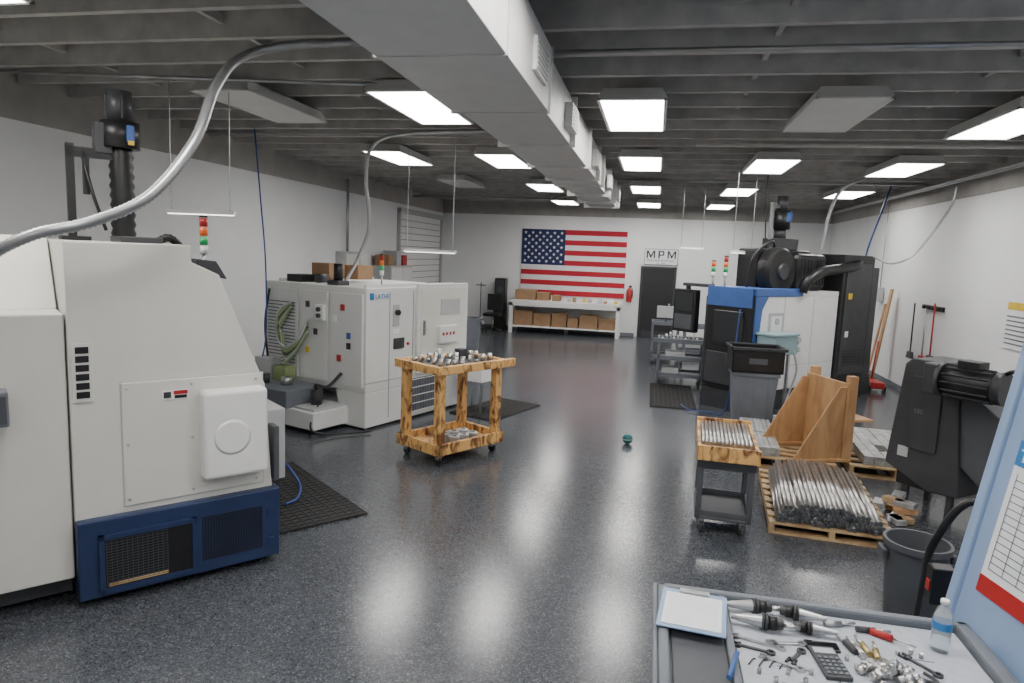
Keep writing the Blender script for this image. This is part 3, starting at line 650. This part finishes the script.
# ------------------------------------------------------------------ near-right blue machine
e=empty('blue_machine_tool',(1.31,3.02,0),math.radians(-79))
KS=.165
prism(e,'sloped_door',[(-.85*KS,.10),(.0,.95),(1.1*KS,2.05),(.26,2.35),(1.3,2.35),(1.3,.10)],0,2.6,'ltblue','x',.02)
prism(e,'door_edge',[(-.87*KS-.02,.08),(1.1*KS-.02,2.05),(.24,2.36),(.29,2.36),(-.06,.08)],-.03,.02,'ltblue','x',.01)
box(e,'base',.05,2.5,.0,1.2,0,.12,'char')
def onp(x0,x1,z0,z1,name,m,off):
    V=[(x0,(z0-.95)*KS-off,z0),(x1,(z0-.95)*KS-off,z0),(x1,(z1-.95)*KS-off,z1),(x0,(z1-.95)*KS-off,z1)]
    mobj(name,V,[(0,1,2,3)],m,e)
onp(.10,.55,1.04,1.66,'poster_sheet','paper',.004); onp(.10,.55,1.56,1.66,'poster_header','bplastic',.006); onp(.10,.55,1.04,1.11,'poster_footer','red',.006)
for i in range(14): onp(.13,.52,1.14+i*.028,1.144+i*.028,'poster_row_%d'%i,'grey',.006)
for i in range(6): onp(.13+i*.075,.134+i*.075,1.14,1.53,'poster_col_%d'%i,'grey',.006)
text(e,'poster_title','TAP',(.12,(1.58-.95)*KS-.008,1.58),.07,'paper',rot=(math.pi/2-math.atan(KS),0,0),off=.001)
e=empty('machine_hose'); tube(e,'hose',[(1.55,4.0,.3),(1.45,3.7,.7),(1.4,3.5,1.0),(1.5,3.4,1.25),(1.7,3.3,1.1)],.018,'black'); box(e,'junction',1.38,1.48,3.42,3.50,.72,.90,'black'); box(e,'switch_red',1.375,1.38,3.44,3.48,.78,.83,'red',0)

# ------------------------------------------------------------------ foreground tool cart
e=empty('tool_cart',(.10,2.12,0))
W_,L_,Z_=1.22,.80,.90
box(e,'tray_floor',.0,W_,.0,L_,.83,.86,'grey',.01)
boxes(e,'tray_rim',[(0,W_,0,.04,.84,Z_),(0,W_,L_-.04,L_,.84,Z_),(0,.04,0,L_,.84,Z_),(W_-.05,W_,0,L_,.84,Z_)],'grey',.012)
boxes(e,'tray_rim_lip',[(-.02,W_+.02,-.02,0,.86,.885),(-.02,W_+.02,L_,L_+.02,.86,.885),(-.02,0,0,L_,.86,.885),(W_,W_+.02,0,L_,.86,.885)],'grey',.006)
box(e,'handle_block',.05,.25,.05,L_-.05,.86,.875,'dgrey',.012); boxes(e,'tray_divider',[(.25,.28,.04,L_-.04,.86,.895)],'grey',.008)
box(e,'liner',.29,W_-.06,.05,L_-.05,.86,.868,'foam',.002)
boxes(e,'liner_cutouts',[(.42,.54,.12+.1*i,.125+.1*i,.868,.869) for i in range(3)]+[(.62,.625,.15,.4,.868,.869),(.9,1.0,.5,.505,.868,.869)],'grey')
box(e,'lower_shelf',.02,W_-.02,.02,L_-.02,.25,.28,'grey',.01)
boxes(e,'posts',[(x,x+.06,y,y+.06,.12,.84) for x in (.02,W_-.08) for y in (.02,L_-.08)],'grey',.01)
for i,(x,y) in enumerate(((.08,.08),(W_-.08,.08),(.08,L_-.08),(W_-.08,L_-.08))): cyl(e,'caster_%d'%i,(x-.02,y,.06),(x+.02,y,.06),.06,'black'); box(e,'fork_%d'%i,x-.03,x+.03,y-.02,y+.02,.08,.14,'metal')
ZL=.868
e=empty('clipboard',(.235,2.68,.905),math.radians(-6))
box(e,'board',-.13,.13,-.16,.16,0,.006,'ltblue',.002); box(e,'paper',-.112,.112,-.14,.12,.006,.010,'paper',0); box(e,'clip',-.06,.06,.125,.155,.006,.02,'metal')
boxes(e,'ruled_lines',[(-.1,.1,-.12+k*.02,-.1192+k*.02,.010,.0104) for k in range(12)],'lgrey')
e=empty('ballpoint_pen',(.36,2.36,.904),math.radians(75)); cyl(e,'barrel',(-.10,0,0),(.07,0,0),.009,'blue',seg=10); cyl(e,'tip',(.07,0,0),(.09,0,0),.007,'metal',.001,seg=10)
def toolholder(c,rot,s=1.):
    e=empty('tool_holder',(c[0],c[1],ZL+.034*s),rot)
    lathe(e,'taper',[(0,-.12*s),(.012*s,-.12*s),(.012*s,-.10*s),(.014*s,-.1*s),(.027*s,0)],(0,0,0),'metal',24,'x')
    lathe(e,'flange',[(.027*s,0),(.034*s,0),(.034*s,.008*s),(.027*s,.012*s),(.034*s,.016*s),(.034*s,.024*s),(.022*s,.024*s),(.022*s,.08*s),(.019*s,.085*s),(0,.085*s)],(0,0,0),'char',24,'x')
    cyl(e,'cutter',(.08*s,0,0),(.15*s,0,0),.009*s,'steel',seg=12); cyl(e,'collar',(.026*s,0,0),(.06*s,0,0),.027*s,'black')
toolholder((.48,2.81),.1,.9); toolholder((.66,2.80),3.0,.85); toolholder((.50,2.69),-.1,.95); toolholder((.69,2.70),3.05,.75)
e=empty('pocket_calculator',(.71,2.50,ZL),.12); e.scale=(1.15,1.3,1.2)
box(e,'body',-.04,.04,-.075,.075,0,.014,'char',.004); box(e,'screen',-.032,.032,.035,.062,.014,.016,'foam',0)
boxes(e,'keys',[(-.033+i*.018,-.022+i*.018,-.065+j*.018,-.055+j*.018,.014,.018) for i in range(4) for j in range(5)],'grey')
e=empty('smartphone',(.70,2.615,ZL),.05); box(e,'body',-.05,.07,-.03,.03,0,.01,'black',.006); box(e,'screen',-.045,.065,-.026,.026,.01,.011,'glass',0)
for i,(x,y,rz,m_) in enumerate(((.83,2.64,1.8,'steel'),(.86,2.66,1.7,'brass'),(.80,2.66,1.9,'char'),(.90,2.63,1.4,'brass'),(.94,2.78,.1,'char'),(.82,2.80,.3,'metal'))):
    e=empty('drill_bit',(x,y,ZL+.012),rz); cyl(e,'shank',(-.07,0,0),(.0,0,0),.012,m_,seg=14); cyl(e,'flutes',(0,0,0),(.06,0,0),.009,'steel',.006,seg=6)
e=empty('steel_hardware_pile',(.90,2.47,ZL))
for i in range(50):
    a=random.uniform(0,6.28); r=random.uniform(0,.10); z=.012+max(0,.05*(1-r/.09))*random.random()
    o=cyl(e,'fitting_%d'%i,(-.014,0,0),(.014,0,0),.014,'steel',seg=12); o.location=(r*math.cos(a)*1.0,r*math.sin(a)*.8,z); o.rotation_euler=(random.uniform(0,3),random.uniform(0,3),random.uniform(0,3))
def wrench(c,rot,l=.18,m_='metal'):
    e=empty('wrench',(c[0],c[1],ZL+.004),rot)
    box(e,'shank',-l/2,l/2,-.007,.007,-.003,.004,m_,.002); lathe(e,'ring_end',[(.009,-.004),(.017,-.004),(.017,.005),(.009,.005),(.009,-.004)],(l/2+.012,0,0),m_,16)
    boxes(e,'open_end',[(-l/2-.03,-l/2+.005,-.016,-.007,-.003,.005),(-l/2-.03,-l/2+.005,.007,.016,-.003,.005),(-l/2-.008,-l/2+.006,-.016,.016,-.003,.005)],m_)
wrench((.47,2.58),-.25,.15); wrench((.45,2.53),-.2,.10,'char'); wrench((.54,2.46),-.4,.10); wrench((1.04,2.58),-.9,.10,'char'); wrench((.60,2.52),1.0,.07,'char'); wrench((.58,2.60),.2,.09)
e=empty('screwdriver',(.99,2.73,ZL+.014),-.5); cyl(e,'handle',(-.08,0,0),(0,0,0),.014,'red',seg=12); cyl(e,'blade',(0,0,0),(.08,0,0),.004,'steel',seg=8)
e=empty('pliers',(1.06,2.47,ZL+.008),-.7)
tube(e,'handle_1',[(-.06,.025,0),(-.03,.018,0),(0,0,0)],.006,'char'); tube(e,'handle_2',[(-.06,-.025,0),(-.03,-.018,0),(0,0,0)],.006,'char'); prism(e,'jaws',[(0,-.012),(.045,-.004),(.045,.004),(0,.012)],-.006,.008,'metal','z',.002)
e=empty('allen_keys',(.42,2.42,ZL))
for i in range(5): tube(e,'key_%d'%i,[(i*.035,0,.004),(i*.035+.02,.04,.004),(i*.035+.03,.042,.004)],.0025,'char',n=4,seg=6)
e=empty('socket_bits',(0,0,ZL))
cyls(e,'sockets',[((x,y,0),(x,y,.02),.008) for x,y in ((.45,2.38),(.55,2.40),(.6,2.36),(.5,2.34),(.98,2.64),(1.03,2.66),(.78,2.55),(1.06,2.64),(.63,2.42),(.80,2.50))],'steel')
e=empty('water_bottle',(1.15,2.72,ZL))
lathe(e,'bottle',[(0,0),(.028,0),(.033,.008),(.033,.05),(.030,.055),(.033,.06),(.033,.13),(.025,.16),(.013,.18),(.013,.19),(0,.19)],(0,0,0),'clear')
lathe(e,'label',[(.0335,.09),(.034,.09),(.034,.12),(.0335,.12)],(0,0,0),'bplastic'); cyl(e,'cap',(0,0,.188),(0,0,.203),.015,'whitep',seg=18)

# ------------------------------------------------------------------ right wall items
def broom(y,x,zt,zb,m_h,m_b):
    e=empty('push_broom',(x,y,0)); cyl(e,'handle',(0,0,zb+.1),(0.0,.03,zt),.014,m_h,seg=10)
    prism(e,'head',[(-.12,zb),(.12,zb),(.08,zb+.12),(-.08,zb+.12)],-.03,.03,m_b,'x')
broom(12.6,4.62,1.75,.75,'red','black'); broom(12.95,4.62,1.65,.70,'metal','red'); broom(13.5,4.62,1.7,.7,'black','char')
e=empty('tool_hanger_rail',(4.66,12.4,1.62)); box(e,'rail',0,.035,0,.9,0,.08,'black'); boxes(e,'hooks',[(-.06,0,.1+k*.2,.14+k*.2,.02,.06) for k in range(4)],'black')
e=empty('wall_chart',(4.68,9.45,1.30)); box(e,'sheet',0,.015,0,.95,0,.68,'paper',0); box(e,'heading',-.004,0,.05,.9,.52,.62,'yellow',0); boxes(e,'rows',[(-.004,0,.05,.9,.06+k*.06,.08+k*.06) for k in range(7)],'grey')
e=empty('leaning_boards',(4.35,14.6,0)); 
prism(e,'board_a',[(0,0),(.03,0),(.24,1.9),(.21,1.9)],0,.14,'ply'); prism(e,'board_b',[(-.05,0),(-.02,0),(.20,1.6),(.17,1.6)],.2,.28,'ply')
e=empty('floor_jack',(4.2,13.9,0)); box(e,'body',-.12,.12,-.25,.25,.06,.18,'red',.02); cyl(e,'handle',(0,.2,.16),(.1,.35,.9),.015,'red'); boxes(e,'wheels',[(-.15,-.11,-.22,-.11,0,.11),(.11,.15,-.22,-.11,0,.11)],'black')
e=empty('air_hose'); tube(e,'hose',[(4.1,13.8,3.8),(3.9,13.6,3.2),(3.7,13.4,2.6),(3.65,13.3,2.2)],.015,'hose')
e=empty('flexible_conduit'); tube(e,'conduit',[(4.5,12.0,3.6),(4.45,12.0,3.3),(4.15,11.9,2.8),(3.9,11.8,2.5),(3.65,11.9,2.38),(3.45,12.1,2.48)],.02,'conduit',corr=.1)
e=empty('flexible_conduit'); tube(e,'conduit',[(3.35,12.6,3.78),(3.0,12.6,3.6),(2.85,12.7,3.2),(2.8,12.8,2.6)],.03,'lgrey',corr=.1)
e=empty('power_cord'); tube(e,'cord',[(1.7,12.0,3.8),(1.72,12.0,3.2),(1.75,12.05,2.7),(1.8,12.1,2.5)],.01,'black')
e=empty('wall_socket_box',(4.58,15.5,1.6)); box(e,'box',0,.1,0,.2,0,.3,'lgrey'); cyl(e,'riser',(.05,.1,.3),(.05,.1,2.1),.012,'conduit',seg=8)

# ------------------------------------------------------------------ world, camera
w=bpy.data.worlds.new('world'); SC.world=w; w.use_nodes=True
w.node_tree.nodes['Background'].inputs[0].default_value=(.5,.55,.6,1); w.node_tree.nodes['Background'].inputs[1].default_value=.05

Yc=Vector((144,82.5,-683)).normalized()
Zc=Vector((1,-.04,0)).cross(Vector((144,82.5,-683))).normalized()
Xc=Yc.cross(Zc)
R=Matrix((Xc,Yc,Zc))
cd=bpy.data.cameras.new('camera'); cam=bpy.data.objects.new('camera',cd); COL.objects.link(cam)
cd.lens=24.0; cd.sensor_width=36.0; cd.clip_start=.05
cam.matrix_world=Matrix.Translation((0,0,2.3))@R.to_4x4()
SC.camera=cam
